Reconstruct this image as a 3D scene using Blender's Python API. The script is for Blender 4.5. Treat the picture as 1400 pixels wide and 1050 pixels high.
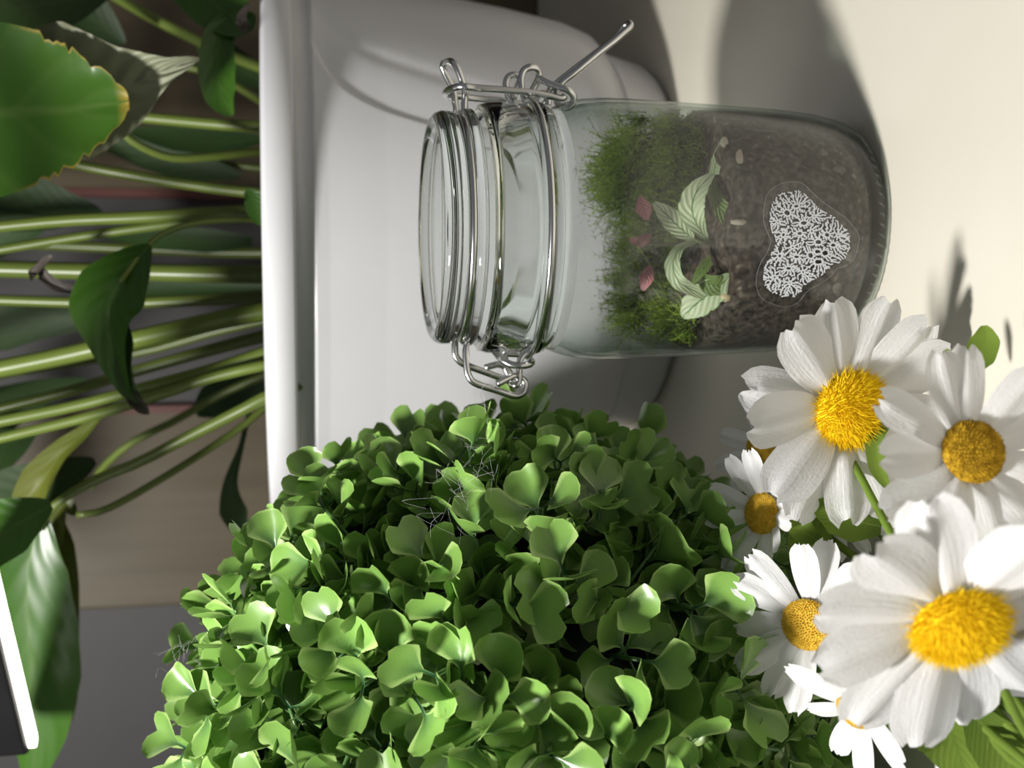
import bpy, math, random
from mathutils import Vector, Matrix, Quaternion, noise
PI = math.pi
rnd = random.Random(7)
for o in list(bpy.data.objects): bpy.data.objects.remove(o)
scene = bpy.context.scene
COL = scene.collection

# ------------------------------------------------------------------ camera (phone held on its side: world up points to picture left)
F = 1550.0; PITCH = math.radians(10.95); ROLL = math.radians(0.9)
CAM = Vector((0, 0, .21))
FWD = Vector((0, math.cos(PITCH), -math.sin(PITCH)))
UP0 = Vector((0, math.sin(PITCH), math.cos(PITCH))); RT0 = Vector((1, 0, 0))
RT = RT0*math.cos(ROLL) - UP0*math.sin(ROLL)
UP = UP0*math.cos(ROLL) + RT0*math.sin(ROLL)
cd = bpy.data.cameras.new('camera'); cam = bpy.data.objects.new('camera', cd); COL.objects.link(cam)
M4 = Matrix((( -UP.x, RT.x, -FWD.x, CAM.x), (-UP.y, RT.y, -FWD.y, CAM.y), (-UP.z, RT.z, -FWD.z, CAM.z), (0,0,0,1)))
cam.matrix_world = M4
cd.sensor_fit = 'HORIZONTAL'; cd.sensor_width = 36; cd.lens = F/1400*36
cd.clip_start = .01
cd.dof.use_dof = True; cd.dof.focus_distance = .365; cd.dof.aperture_fstop = 12.5
scene.camera = cam
vs = scene.view_settings
vs.view_transform = 'Standard'; vs.look = 'None'; vs.gamma = 1; vs.use_curve_mapping = False; vs.exposure = 0.10

# ------------------------------------------------------------------ light
w = bpy.data.worlds.new('world'); scene.world = w; w.use_nodes = True
w.node_tree.nodes['Background'].inputs[0].default_value = (.95, .97, 1.0, 1)
w.node_tree.nodes['Background'].inputs[1].default_value = .12
kl = bpy.data.lights.new('key_lamp', 'AREA'); kl.shape = 'DISK'; kl.size = .085; kl.energy = 7.4; kl.color = (1.0, .975, .93)
ko = bpy.data.objects.new('key_lamp', kl); COL.objects.link(ko); ko.location = (-.245, .15, .68)
ko.rotation_euler = (Vector((.02, .42, .06)) - ko.location).to_track_quat('-Z', 'Y').to_euler()

# ------------------------------------------------------------------ pixel helpers (1400 x 1050 frame)
def ray(x, y): return (FWD*F + RT*(525-y) - UP*(x-700)).normalized()
def P(x, y, Y):
    d = ray(x, y); return CAM + d*((Y-CAM.y)/d.y)
def G(x, y, z=0):
    d = ray(x, y); return CAM + d*((z-CAM.z)/d.z)
def pxm(p): return (p-CAM).dot(FWD)/F            # metres per pixel at p
def proj(p):
    q = p-CAM; z = q.dot(FWD); return 700 - q.dot(UP)/z*F, 525 - q.dot(RT)/z*F

# ------------------------------------------------------------------ materials
def mat(name):
    m = bpy.data.materials.new(name); m.use_nodes = True
    nt = m.node_tree; b = nt.nodes['Principled BSDF']
    return m, nt, b
def N(nt, t, **k):
    n = nt.nodes.new(t)
    for a, v in k.items():
        if a.startswith('i_'):
            key = a[2:]; key = int(key) if key.isdigit() else key.replace('_', ' ')
            n.inputs[key].default_value = v
        else: setattr(n, a, v)
    return n
def ramp(nt, fac, stops):
    r = nt.nodes.new('ShaderNodeValToRGB'); e = r.color_ramp.elements
    while len(e) < len(stops): e.new(.5)
    for el, (p, c) in zip(e, stops): el.position = p; el.color = (*c, 1)
    nt.links.new(fac, r.inputs[0]); return r.outputs[0]
def noisy(name, c1, c2, scale=40, rough=.5, bump=0, bscale=None, spec=.5, detail=6, p1=.3, p2=.7):
    m, nt, b = mat(name)
    tc = N(nt, 'ShaderNodeTexCoord')
    n = N(nt, 'ShaderNodeTexNoise', i_Scale=scale, i_Detail=detail); nt.links.new(tc.outputs['Object'], n.inputs['Vector'])
    nt.links.new(ramp(nt, n.outputs['Fac'], [(p1, c1), (p2, c2)]), b.inputs['Base Color'])
    b.inputs['Roughness'].default_value = rough; b.inputs['Specular IOR Level'].default_value = spec
    if bump:
        n2 = N(nt, 'ShaderNodeTexNoise', i_Scale=bscale or scale*3, i_Detail=5); nt.links.new(tc.outputs['Object'], n2.inputs['Vector'])
        bp = N(nt, 'ShaderNodeBump', i_Strength=bump, i_Distance=.001); nt.links.new(n2.outputs['Fac'], bp.inputs['Height'])
        nt.links.new(bp.outputs[0], b.inputs['Normal'])
    return m
MT = {}
MT['table'] = noisy('cream_lacquer', (.69,.655,.56), (.74,.705,.61), 9, .32, .02, 60)
MT['pot'] = noisy('white_plastic', (.66,.66,.69), (.71,.71,.735), 12, .28, .02, 90)
MT['grey_wall'] = noisy('grey_plaster', (.050,.048,.050), (.070,.067,.068), 5, .55, .15, 30)
MT['red'] = noisy('dark_red_edge', (.10,.03,.025), (.14,.05,.04), 20, .5)
MT['soil_pot'] = noisy('potting_soil', (.012,.009,.006), (.05,.035,.022), 120, .95, .6, 200)
MT['black'] = noisy('black_plastic', (.008,.008,.009), (.012,.012,.013), 30, .4)
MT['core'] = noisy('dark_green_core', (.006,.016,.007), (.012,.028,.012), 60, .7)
MT['lowpot'] = noisy('white_ceramic', (.55,.55,.56), (.62,.62,.63), 14, .3)

def wood():
    m, nt, b = mat('tan_wood')
    tc = N(nt, 'ShaderNodeTexCoord'); mp = N(nt, 'ShaderNodeMapping'); mp.inputs['Scale'].default_value = (26, 26, 2.2)
    nt.links.new(tc.outputs['Object'], mp.inputs[0])
    n = N(nt, 'ShaderNodeTexNoise', i_Scale=2.5, i_Detail=7); nt.links.new(mp.outputs[0], n.inputs['Vector'])
    nt.links.new(ramp(nt, n.outputs['Fac'], [(.3, (.082,.063,.034)), (.7, (.115,.090,.052))]), b.inputs['Base Color'])
    b.inputs['Roughness'].default_value = .5
    return m
MT['wood'] = wood()

def leafmat(name, base, tip, margin, rough=.35, vein=None, trans=.18, mstart=.86, rvar=.25, spec=.5, m_from=0.0, veinscale=26, bump=.25):
    """attribute lv = (along, across .5+-.5, random)"""
    m, nt, b = mat(name)
    at = N(nt, 'ShaderNodeAttribute', attribute_name='lv'); sp = N(nt, 'ShaderNodeSeparateColor'); nt.links.new(at.outputs['Color'], sp.inputs[0])
    oi = N(nt, 'ShaderNodeObjectInfo'); tc = N(nt, 'ShaderNodeTexCoord')
    # signed across -> abs
    sub = N(nt, 'ShaderNodeMath', operation='MULTIPLY_ADD'); nt.links.new(sp.outputs[1], sub.inputs[0]); sub.inputs[1].default_value = 2; sub.inputs[2].default_value = -1
    ab = N(nt, 'ShaderNodeMath', operation='ABSOLUTE'); nt.links.new(sub.outputs[0], ab.inputs[0])
    nz = N(nt, 'ShaderNodeTexNoise', i_Scale=60.0, i_Detail=4); nt.links.new(tc.outputs['Object'], nz.inputs['Vector'])
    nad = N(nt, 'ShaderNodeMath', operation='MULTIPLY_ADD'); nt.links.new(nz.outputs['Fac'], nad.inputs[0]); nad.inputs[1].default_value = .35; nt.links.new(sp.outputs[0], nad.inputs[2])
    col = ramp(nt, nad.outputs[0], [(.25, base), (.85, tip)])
    # margin
    mr = N(nt, 'ShaderNodeMapRange'); nt.links.new(ab.outputs[0], mr.inputs[0]); mr.inputs[1].default_value = mstart; mr.inputs[2].default_value = 1.0
    end = N(nt, 'ShaderNodeMapRange'); nt.links.new(sp.outputs[0], end.inputs[0]); end.inputs[1].default_value = .93; end.inputs[2].default_value = 1.0
    mx = N(nt, 'ShaderNodeMath', operation='MAXIMUM'); nt.links.new(mr.outputs[0], mx.inputs[0]); nt.links.new(end.outputs[0], mx.inputs[1])
    gate = N(nt, 'ShaderNodeMapRange'); nt.links.new(sp.outputs[0], gate.inputs[0]); gate.inputs[1].default_value = m_from; gate.inputs[2].default_value = m_from+.12
    mu = N(nt, 'ShaderNodeMath', operation='MULTIPLY'); nt.links.new(mx.outputs[0], mu.inputs[0]); nt.links.new(gate.outputs[0], mu.inputs[1])
    m1 = N(nt, 'ShaderNodeMix', data_type='RGBA'); nt.links.new(mu.outputs[0], m1.inputs[0]); nt.links.new(col, m1.inputs[6]); m1.inputs[7].default_value = (*margin, 1)
    out = m1.outputs[2]
    if vein:
        # side veins: wave across along - .5*|t|
        va = N(nt, 'ShaderNodeMath', operation='MULTIPLY_ADD'); nt.links.new(ab.outputs[0], va.inputs[0]); va.inputs[1].default_value = -.28; nt.links.new(sp.outputs[0], va.inputs[2])
        vm = N(nt, 'ShaderNodeMath', operation='MULTIPLY'); nt.links.new(va.outputs[0], vm.inputs[0]); vm.inputs[1].default_value = veinscale
        sn = N(nt, 'ShaderNodeMath', operation='SINE'); nt.links.new(vm.outputs[0], sn.inputs[0])
        vr = N(nt, 'ShaderNodeMapRange'); nt.links.new(sn.outputs[0], vr.inputs[0]); vr.inputs[1].default_value = .72; vr.inputs[2].default_value = 1
        mid = N(nt, 'ShaderNodeMapRange'); nt.links.new(ab.outputs[0], mid.inputs[0]); mid.inputs[1].default_value = .09; mid.inputs[2].default_value = .02
        vx = N(nt, 'ShaderNodeMath', operation='MULTIPLY_ADD'); nt.links.new(vr.outputs[0], vx.inputs[0]); vx.inputs[1].default_value = .35; nt.links.new(mid.outputs[0], vx.inputs[2]); vx.use_clamp = True
        m2 = N(nt, 'ShaderNodeMix', data_type='RGBA'); nt.links.new(vx.outputs[0], m2.inputs[0]); nt.links.new(out, m2.inputs[6]); m2.inputs[7].default_value = (*vein, 1)
        out = m2.outputs[2]
        bp = N(nt, 'ShaderNodeBump', i_Strength=bump, i_Distance=.0008); nt.links.new(sn.outputs[0], bp.inputs['Height']); nt.links.new(bp.outputs[0], b.inputs['Normal'])
    # per-leaf brightness (attribute random + object random)
    ra = N(nt, 'ShaderNodeMath', operation='ADD'); nt.links.new(sp.outputs[2], ra.inputs[0]); nt.links.new(oi.outputs['Random'], ra.inputs[1])
    fr = N(nt, 'ShaderNodeMath', operation='FRACT'); nt.links.new(ra.outputs[0], fr.inputs[0])
    rv = N(nt, 'ShaderNodeMapRange'); nt.links.new(fr.outputs[0], rv.inputs[0]); rv.inputs[3].default_value = 1-rvar; rv.inputs[4].default_value = 1+rvar
    hs = N(nt, 'ShaderNodeHueSaturation'); nt.links.new(rv.outputs[0], hs.inputs['Value']); nt.links.new(out, hs.inputs['Color'])
    nt.links.new(hs.outputs[0], b.inputs['Base Color'])
    b.inputs['Roughness'].default_value = rough; b.inputs['Specular IOR Level'].default_value = spec
    if trans:
        tr = N(nt, 'ShaderNodeBsdfTranslucent'); nt.links.new(hs.outputs[0], tr.inputs[0])
        ms = N(nt, 'ShaderNodeMixShader'); ms.inputs[0].default_value = trans
        nt.links.new(b.outputs[0], ms.inputs[1]); nt.links.new(tr.outputs[0], ms.inputs[2])
        nt.links.new(ms.outputs[0], nt.nodes['Material Output'].inputs[0])
    return m
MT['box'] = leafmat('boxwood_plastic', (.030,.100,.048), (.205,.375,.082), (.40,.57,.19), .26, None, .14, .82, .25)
MT['lily'] = leafmat('lily_green', (.030,.085,.010), (.045,.125,.012), (.06,.13,.02), .33, (.06,.13,.022), .15, .95, .15, bump=.10, veinscale=44)
MT['lily_torn'] = leafmat('lily_green_torn', (.036,.10,.010), (.048,.13,.012), (.42,.30,.05), .36, (.075,.155,.025), .15, .945, .05, m_from=.55)
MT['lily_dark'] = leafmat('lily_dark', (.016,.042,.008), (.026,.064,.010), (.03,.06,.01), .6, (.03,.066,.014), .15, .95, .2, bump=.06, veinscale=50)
MT['lily_olive'] = leafmat('lily_olive', (.09,.12,.015), (.13,.15,.02), (.16,.15,.03), .4, (.14,.17,.04), .25, .95, .1)
MT['lily_pale'] = leafmat('lily_withered', (.16,.18,.11), (.29,.31,.20), (.20,.19,.12), .45, (.26,.27,.19), .2, .95, .1, bump=.9, veinscale=40)
MT['lily_brown'] = leafmat('lily_dead', (.035,.028,.022), (.06,.048,.038), (.07,.05,.04), .6, (.07,.06,.05), .1, .95, .1)
MT['stem'] = leafmat('lily_stem', (.120,.165,.028), (.085,.140,.022), (.12,.165,.03), .35, None, .05, 2.0, .22)
MT['fit'] = leafmat('fittonia_pale', (.46,.55,.32), (.60,.66,.44), (.16,.28,.08), .5, (.10,.22,.06), .2, .90, .08, veinscale=48)
MT['fitdark'] = leafmat('fittonia_green', (.16,.24,.06), (.22,.31,.09), (.30,.36,.16), .5, (.10,.2,.05), .2, .9, .08, veinscale=48)
MT['pink'] = leafmat('fittonia_pink', (.34,.11,.125), (.42,.15,.17), (.16,.12,.06), .5, (.25,.10,.08), .2, .9, .1, veinscale=40)
MT['fab'] = leafmat('green_fabric', (.10,.17,.025), (.22,.33,.05), (.26,.36,.07), .8, (.19,.29,.045), .35, .97, .12, spec=.2, veinscale=90, bump=.08)
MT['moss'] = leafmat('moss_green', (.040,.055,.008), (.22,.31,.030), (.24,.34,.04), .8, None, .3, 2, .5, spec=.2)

def petalmat():
    m, nt, b = mat('white_petal_fabric')
    tc = N(nt, 'ShaderNodeTexCoord')
    n = N(nt, 'ShaderNodeTexNoise', i_Scale=900.0, i_Detail=3); nt.links.new(tc.outputs['Object'], n.inputs['Vector'])
    at = N(nt, 'ShaderNodeAttribute', attribute_name='lv'); mp = N(nt, 'ShaderNodeMapping'); mp.inputs['Scale'].default_value = (2.2, 17, 1); nt.links.new(at.outputs['Color'], mp.inputs[0])
    n2 = N(nt, 'ShaderNodeTexNoise', i_Scale=1.0, i_Detail=3); nt.links.new(mp.outputs[0], n2.inputs['Vector'])
    b2 = N(nt, 'ShaderNodeBump', i_Strength=.28, i_Distance=.0012); nt.links.new(n2.outputs['Fac'], b2.inputs['Height'])
    bp = N(nt, 'ShaderNodeBump', i_Strength=.35, i_Distance=.0004); nt.links.new(b2.outputs[0], bp.inputs['Normal']); nt.links.new(n.outputs['Fac'], bp.inputs['Height']); nt.links.new(bp.outputs[0], b.inputs['Normal'])
    b.inputs['Base Color'].default_value = (.90,.90,.91,1); b.inputs['Roughness'].default_value = .85; b.inputs['Specular IOR Level'].default_value = .2
    tr = N(nt, 'ShaderNodeBsdfTranslucent'); tr.inputs[0].default_value = (.85,.85,.84,1)
    ms = N(nt, 'ShaderNodeMixShader'); ms.inputs[0].default_value = .3
    nt.links.new(b.outputs[0], ms.inputs[1]); nt.links.new(tr.outputs[0], ms.inputs[2]); nt.links.new(ms.outputs[0], nt.nodes['Material Output'].inputs[0])
    return m
MT['petal'] = petalmat()
MT['fuzz'] = noisy('yellow_fuzz', (.88,.60,.012), (.98,.76,.02), 400, .8, 0, spec=.2)
MT['disc'] = noisy('golden_disc', (.33,.19,.012), (.72,.46,.03), 500, .8, .8, 700, spec=.2)
MT['disc2'] = noisy('orange_disc', (.62,.38,.03), (.82,.55,.07), 500, .8, .8, 700, spec=.2)

def steel():
    m, nt, b = mat('steel_wire'); b.inputs['Metallic'].default_value = 1; b.inputs['Roughness'].default_value = .2
    b.inputs['Base Color'].default_value = (.72,.72,.72,1); return m
MT['steel'] = steel()

def thin_glass():
    m, nt, b = mat('jar_glass'); nt.nodes.remove(b)
    lw = N(nt, 'ShaderNodeLayerWeight', i_Blend=.42); lw0 = N(nt, 'ShaderNodeLayerWeight', i_Blend=.5)
    tcol = ramp(nt, lw.outputs['Facing'], [(.25, (.975,.985,.98)), (.8, (.84,.90,.87)), (1.0, (.42,.55,.48))])
    t = N(nt, 'ShaderNodeBsdfTransparent'); nt.links.new(tcol, t.inputs[0])
    g = N(nt, 'ShaderNodeBsdfGlossy', i_Roughness=.04)
    pw = N(nt, 'ShaderNodeMath', operation='POWER'); nt.links.new(lw0.outputs['Facing'], pw.inputs[0]); pw.inputs[1].default_value = 4.5
    fr = N(nt, 'ShaderNodeMapRange'); nt.links.new(pw.outputs[0], fr.inputs[0]); fr.inputs[3].default_value = .045; fr.inputs[4].default_value = .75
    tc = N(nt, 'ShaderNodeTexCoord'); nz = N(nt, 'ShaderNodeTexNoise', i_Scale=70.0, i_Detail=2); nt.links.new(tc.outputs['Object'], nz.inputs['Vector'])
    bp = N(nt, 'ShaderNodeBump', i_Strength=.08, i_Distance=.001); nt.links.new(nz.outputs['Fac'], bp.inputs['Height']); nt.links.new(bp.outputs[0], g.inputs['Normal'])
    ms = N(nt, 'ShaderNodeMixShader'); nt.links.new(fr.outputs[0], ms.inputs[0]); nt.links.new(t.outputs[0], ms.inputs[1]); nt.links.new(g.outputs[0], ms.inputs[2])
    # faint dusty film
    df = N(nt, 'ShaderNodeBsdfDiffuse'); df.inputs[0].default_value = (.75,.74,.72,1)
    nz2 = N(nt, 'ShaderNodeTexNoise', i_Scale=900.0, i_Detail=2); nt.links.new(tc.outputs['Object'], nz2.inputs['Vector'])
    mr = N(nt, 'ShaderNodeMapRange'); nt.links.new(nz2.outputs['Fac'], mr.inputs[0]); mr.inputs[1].default_value = .45; mr.inputs[2].default_value = .85; mr.inputs[3].default_value = .002; mr.inputs[4].default_value = .028
    m2 = N(nt, 'ShaderNodeMixShader'); nt.links.new(mr.outputs[0], m2.inputs[0]); nt.links.new(ms.outputs[0], m2.inputs[1]); nt.links.new(df.outputs[0], m2.inputs[2])
    nt.links.new(m2.outputs[0], nt.nodes['Material Output'].inputs[0]); return m
MT['glass'] = thin_glass()
def thick_glass():
    m, nt, b = mat('lid_glass')
    b.inputs['Base Color'].default_value = (.93,.97,.95,1); b.inputs['Roughness'].default_value = .02
    b.inputs['IOR'].default_value = 1.47; b.inputs['Transmission Weight'].default_value = 1
    return m
MT['thick'] = thick_glass()

def soilmat():
    m, nt, b = mat('terrarium_soil')
    tc = N(nt, 'ShaderNodeTexCoord')
    n1 = N(nt, 'ShaderNodeTexNoise', i_Scale=35.0, i_Detail=8); n2 = N(nt, 'ShaderNodeTexNoise', i_Scale=420.0, i_Detail=5)
    n3 = N(nt, 'ShaderNodeTexNoise', i_Scale=75.0, i_Detail=5, i_Distortion=1.5)
    for n in (n1, n2, n3): nt.links.new(tc.outputs['Object'], n.inputs['Vector'])
    c1 = ramp(nt, n2.outputs['Fac'], [(.35, (.014,.010,.008)), (.60, (.075,.055,.042)), (.78, (.26,.21,.17))])
    c2 = ramp(nt, n2.outputs['Fac'], [(.35, (.022,.017,.014)), (.75, (.13,.105,.088))])
    k = N(nt, 'ShaderNodeMapRange'); nt.links.new(n1.outputs['Fac'], k.inputs[0]); k.inputs[1].default_value = .45; k.inputs[2].default_value = .62
    mx = N(nt, 'ShaderNodeMix', data_type='RGBA'); nt.links.new(k.outputs[0], mx.inputs[0]); nt.links.new(c1, mx.inputs[6]); nt.links.new(c2, mx.inputs[7])
    k2 = N(nt, 'ShaderNodeMapRange'); nt.links.new(n3.outputs['Fac'], k2.inputs[0]); k2.inputs[1].default_value = .70; k2.inputs[2].default_value = .74; k2.inputs[4].default_value = .7
    m2 = N(nt, 'ShaderNodeMix', data_type='RGBA'); nt.links.new(k2.outputs[0], m2.inputs[0]); nt.links.new(mx.outputs[2], m2.inputs[6]); m2.inputs[7].default_value = (.26,.23,.19,1)
    nt.links.new(m2.outputs[2], b.inputs['Base Color']); b.inputs['Roughness'].default_value = .95; b.inputs['Specular IOR Level'].default_value = .15
    bp = N(nt, 'ShaderNodeBump', i_Strength=.7, i_Distance=.001); nt.links.new(n2.outputs['Fac'], bp.inputs['Height']); nt.links.new(bp.outputs[0], b.inputs['Normal'])
    return m
MT['soil'] = soilmat()
MT['lace'] = noisy('white_lace_print', (.64,.66,.70), (.70,.72,.77), 300, .6)
def filmmat():
    m, nt, b = mat('clear_film'); nt.nodes.remove(b)
    t = N(nt, 'ShaderNodeBsdfTransparent'); t.inputs[0].default_value = (.97,.97,.97,1); g = N(nt, 'ShaderNodeBsdfGlossy', i_Roughness=.15)
    ms = N(nt, 'ShaderNodeMixShader'); ms.inputs[0].default_value = .04; nt.links.new(t.outputs[0], ms.inputs[1]); nt.links.new(g.outputs[0], ms.inputs[2])
    nt.links.new(ms.outputs[0], nt.nodes['Material Output'].inputs[0]); return m
MT['film'] = filmmat()
def plainmat(name, c, rough=.6):
    m, nt, b = mat(name); b.inputs['Base Color'].default_value = (*c,1); b.inputs['Roughness'].default_value = rough; return m
MT['pebble'] = noisy('cream_pebble', (.50,.38,.22), (.62,.50,.32), 200, .6)
MT['chip'] = noisy('bark_chip', (.30,.24,.18), (.48,.42,.36), 300, .8)
MT['chipdull'] = noisy('dull_bark', (.07,.06,.05), (.19,.165,.14), 350, .9)
MT['fibre'] = plainmat('white_fibre', (.7,.7,.7), .8)
MT['edge'] = plainmat('film_edge', (.42,.42,.42), .5)
def emit(name, c, s):
    m, nt, b = mat(name); b.inputs['Base Color'].default_value = (*c,1); b.inputs['Emission Color'].default_value = (*c,1); b.inputs['Emission Strength'].default_value = s; return m
MT['led'] = emit('led_diffuser', (1, .96, .90), 4)

# ------------------------------------------------------------------ mesh helpers
def mesh(name, v, f, m=None, smooth=True, lv=None, uv=None):
    me = bpy.data.meshes.new(name); me.from_pydata([tuple(a) for a in v], [], f)
    if lv:
        at = me.attributes.new('lv', 'FLOAT_COLOR', 'POINT')
        at.data.foreach_set('color', [c for q in lv for c in (*q, 1)])
    if uv:
        ul = me.uv_layers.new(name='UVMap')
        for l in me.loops: ul.data[l.index].uv = uv[l.vertex_index]
    if smooth: me.polygons.foreach_set('use_smooth', [True]*len(me.polygons))
    if m:
        for q in (m if isinstance(m, (list, tuple)) else [m]): me.materials.append(q)
    me.update(); return me
def link(name, me, parent=None, mw=None):
    o = bpy.data.objects.new(name, me); COL.objects.link(o)
    if parent:
        o.parent = parent; o.matrix_parent_inverse = parent.matrix_basis.inverted()
    if mw is not None: o.matrix_basis = mw
    return o
def obj(name, v, f, m, parent=None, smooth=True, lv=None, uv=None):
    return link(name, mesh(name, v, f, m, smooth, lv, uv), parent)
def thing(name, label, cat, loc, group=None):
    o = bpy.data.objects.new(name, None); COL.objects.link(o); o.location = loc; o.empty_display_size = .01
    o.matrix_basis = Matrix.Translation(loc); return tag(o, label, cat, group)
def tag(o, label, cat, group=None, kind=None):
    o['label'] = label; o['category'] = cat
    if group: o['group'] = group
    if kind: o['kind'] = kind
    return o
def catmull(pts, n):
    pts = [Vector(p) for p in pts]; out = []; k = len(pts)
    for i in range(n):
        t = i/(n-1)*(k-1); a = min(int(t), k-2); u = t-a
        p0 = pts[max(a-1,0)]; p1 = pts[a]; p2 = pts[a+1]; p3 = pts[min(a+2,k-1)]
        out.append(.5*((2*p1)+(p2-p0)*u+(2*p0-5*p1+4*p2-p3)*u*u+(3*p1-p0-3*p2+p3)*u**3))
    return out
def lin(vals, u):
    t = u*(len(vals)-1); a = min(int(t), len(vals)-2); return vals[a]+(vals[a+1]-vals[a])*(t-a)
def tube(pts, r, seg=8, closed=False, caps=True, flat=None):
    pts = [Vector(p) for p in pts]; n = len(pts); v = []; f = []
    rr = (lambda i: r) if not isinstance(r, (list, tuple)) else (lambda i: lin(r, i/(n-1)))
    T = []
    for i in range(n):
        a = pts[(i+1) % n] if (closed or i < n-1) else pts[i]; b = pts[i-1] if (closed or i > 0) else pts[i]
        T.append((a-b).normalized())
    h = Vector((0,0,1)) if abs(T[0].z) < .9 else Vector((1,0,0))
    S = T[0].cross(h).normalized()
    for i in range(n):
        S = (S - T[i]*S.dot(T[i])).normalized(); B = T[i].cross(S)
        for j in range(seg):
            a = 2*PI*j/seg; v.append(pts[i]+(S*math.cos(a)+B*math.sin(a))*rr(i))
    for i in range(n if closed else n-1):
        for j in range(seg):
            i2 = (i+1) % n; f.append((i*seg+j, i*seg+(j+1)%seg, i2*seg+(j+1)%seg, i2*seg+j))
    if not closed and caps:
        f.append(tuple(range(seg-1,-1,-1))); f.append(tuple((n-1)*seg+j for j in range(seg)))
    return v, f
def lathe(prof, seg=96, c=(0,0,0), closed=False):
    v = []; f = []; n = len(prof); cx, cy, cz = c
    for r, z in prof:
        for j in range(seg):
            a = 2*PI*j/seg; v.append((cx+r*math.cos(a), cy+r*math.sin(a), cz+z))
    for i in range(n if closed else n-1):
        i2 = (i+1) % n
        for j in range(seg): f.append((i*seg+j, i*seg+(j+1)%seg, i2*seg+(j+1)%seg, i2*seg+j))
    if not closed:
        f.append(tuple(range(seg-1,-1,-1))); f.append(tuple((n-1)*seg+j for j in range(seg)))
    return v, f
def smooth_prof(pr, n):
    q = catmull([(a, 0, b) for a, b in pr], n); return [(max(p.x, 0.0004), p.z) for p in q]
def box(x0, x1, y0, y1, z0, z1):
    v = [(x,y,z) for x in (x0,x1) for y in (y0,y1) for z in (z0,z1)]
    return v, [(0,1,3,2),(4,6,7,5),(0,4,5,1),(2,3,7,6),(0,2,6,4),(1,5,7,3)]
def bevel(o, wd, s=2):
    b = o.modifiers.new('bevel', 'BEVEL'); b.width = wd; b.segments = s; b.limit_method = 'ANGLE'; return o
class Acc:
    def __init__(s): s.v = []; s.f = []; s.l = []
    def add(s, v, f, lv=None):
        k = len(s.v); s.v += list(v); s.f += [tuple(i+k for i in q) for q in f]
        s.l += list(lv) if lv else [(0,.5,0)]*len(v)
def blade(spine, half, hint, nu=14, nv=6, cup=.2, jag=0, jag_from=.55, wav=0, rv=0, seed=0, fold=0):
    """leaf sheet: spine points, half widths (m, list), hint = normal facing"""
    R = random.Random(seed); sp = catmull(spine, nu); v = []; f = []; lv = []
    ph = R.random()*6
    for i in range(nu):
        s = i/(nu-1); T = (sp[min(i+1,nu-1)]-sp[max(i-1,0)]).normalized()
        h = hint if not isinstance(hint, list) else lin(hint, s)
        S = T.cross(h).normalized(); Nn = S.cross(T).normalized()
        w = max(lin(half, s), 1e-5)
        jl, jr = [1+(R.uniform(-jag, jag*.4) if s > jag_from else 0) for _ in (0,1)]
        for j in range(nv+1):
            t = j/nv*2-1; k = jl if t < 0 else jr
            v.append(sp[i]+S*(t*w*(1+(k-1)*abs(t)**4)) + Nn*(cup*w*t*t + fold*w*abs(t) + wav*w*math.sin(s*9+ph+(2 if t > 0 else 0))*abs(t)))
            lv.append((s, t*.5+.5, rv))
    for i in range(nu-1):
        for j in range(nv):
            a = i*(nv+1)+j; f.append((a, a+1, a+nv+2, a+nv+1))
    return v, f, lv

# ================================================================== SETTING
WY = .95
tv, tf = box(-1.2, 1.3, -.35, WY-.002, -.03, 0)
o = bevel(obj('worktop', tv, tf, MT['table'], smooth=False), .004); tag(o, 'glossy cream worktop that the jar and pots stand on', 'worktop')
fl = obj('floor', *box(-2, 2, -1.2, WY+.2, -.80, -.77), noisy('grey_floor', (.2,.19,.18), (.27,.26,.25), 6, .5), smooth=False); fl['kind'] = 'structure'
for i, (x, y) in enumerate(((-1.1,-.27),(1.2,-.27),(-1.1,.87),(1.2,.87))):
    lg = bevel(obj('leg', *box(x-.03, x+.03, y-.03, y+.03, -.77, -.03), MT['table'], o, smooth=False), .004)
wl = obj('wall_back', *box(-2, 2, WY, WY+.1, -.77, 1.7), MT['grey_wall'], smooth=False); wl['kind'] = 'structure'
def wallx(u): return P(300, 1050-u, WY).x
for (u0, u1) in ((228, 492), (782, 1900)):
    pl = bevel(obj('wood_panel', *box(wallx(u0), wallx(u1), WY-.008, WY+.004, .001, 1.6), MT['wood'], wl, smooth=False), .002)
    e = wallx(u1) if u0 < 500 else wallx(u0)
    obj('edge_strip', *box(e-.003, e+.003, WY-.0095, WY-.001, .001, 1.6), MT['red'], pl, smooth=False)

# ================================================================== POTTED PEACE LILY
PC = Vector((.085, .685, 0))
lily = thing('potted_peace_lily', 'leafy peace lily with long green stems in a large white plastic pot', 'potted plant', PC)
pp = [(.100,.0),(.107,.001),(.1105,.006),(.116,.027),(.1175,.0295),(.1172,.0302),(.1165,.031),(.1168,.0325),(.121,.034),(.127,.040),(.1325,.055),(.139,.09),(.1445,.128),(.1495,.165),(.154,.192),(.1555,.1985),(.1545,.1995),(.1535,.2005),(.1535,.2075),
      (.163,.2078),(.1645,.209),(.1655,.220),(.164,.2222),(.160,.2228),(.1545,.2215),(.1535,.219),(.150,.20),(.143,.15)]
def pot_r(z):
    for (r0, z0), (r1, z1) in zip(pp[8:19], pp[9:19]):
        if z0 <= z <= z1: return r0+(r1-r0)*(z-z0)/max(z1-z0, 1e-6)
    return .15
def pot_hit(x, y):
    d = ray(x, y); t = .3
    while t < 1.0:
        q = CAM+d*t; h = Vector((q.x-PC.x, q.y-PC.y, 0))
        if h.length < pot_r(q.z): return q - h.normalized()*.0002
        t += .0005
    return None
sm = [pot_hit(x, y) for x, y in ((434,72),(446,94),(462,112),(486,130),(520,147),(560,161),(600,172),(640,178))]
sm = [q for q in sm if q]
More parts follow.
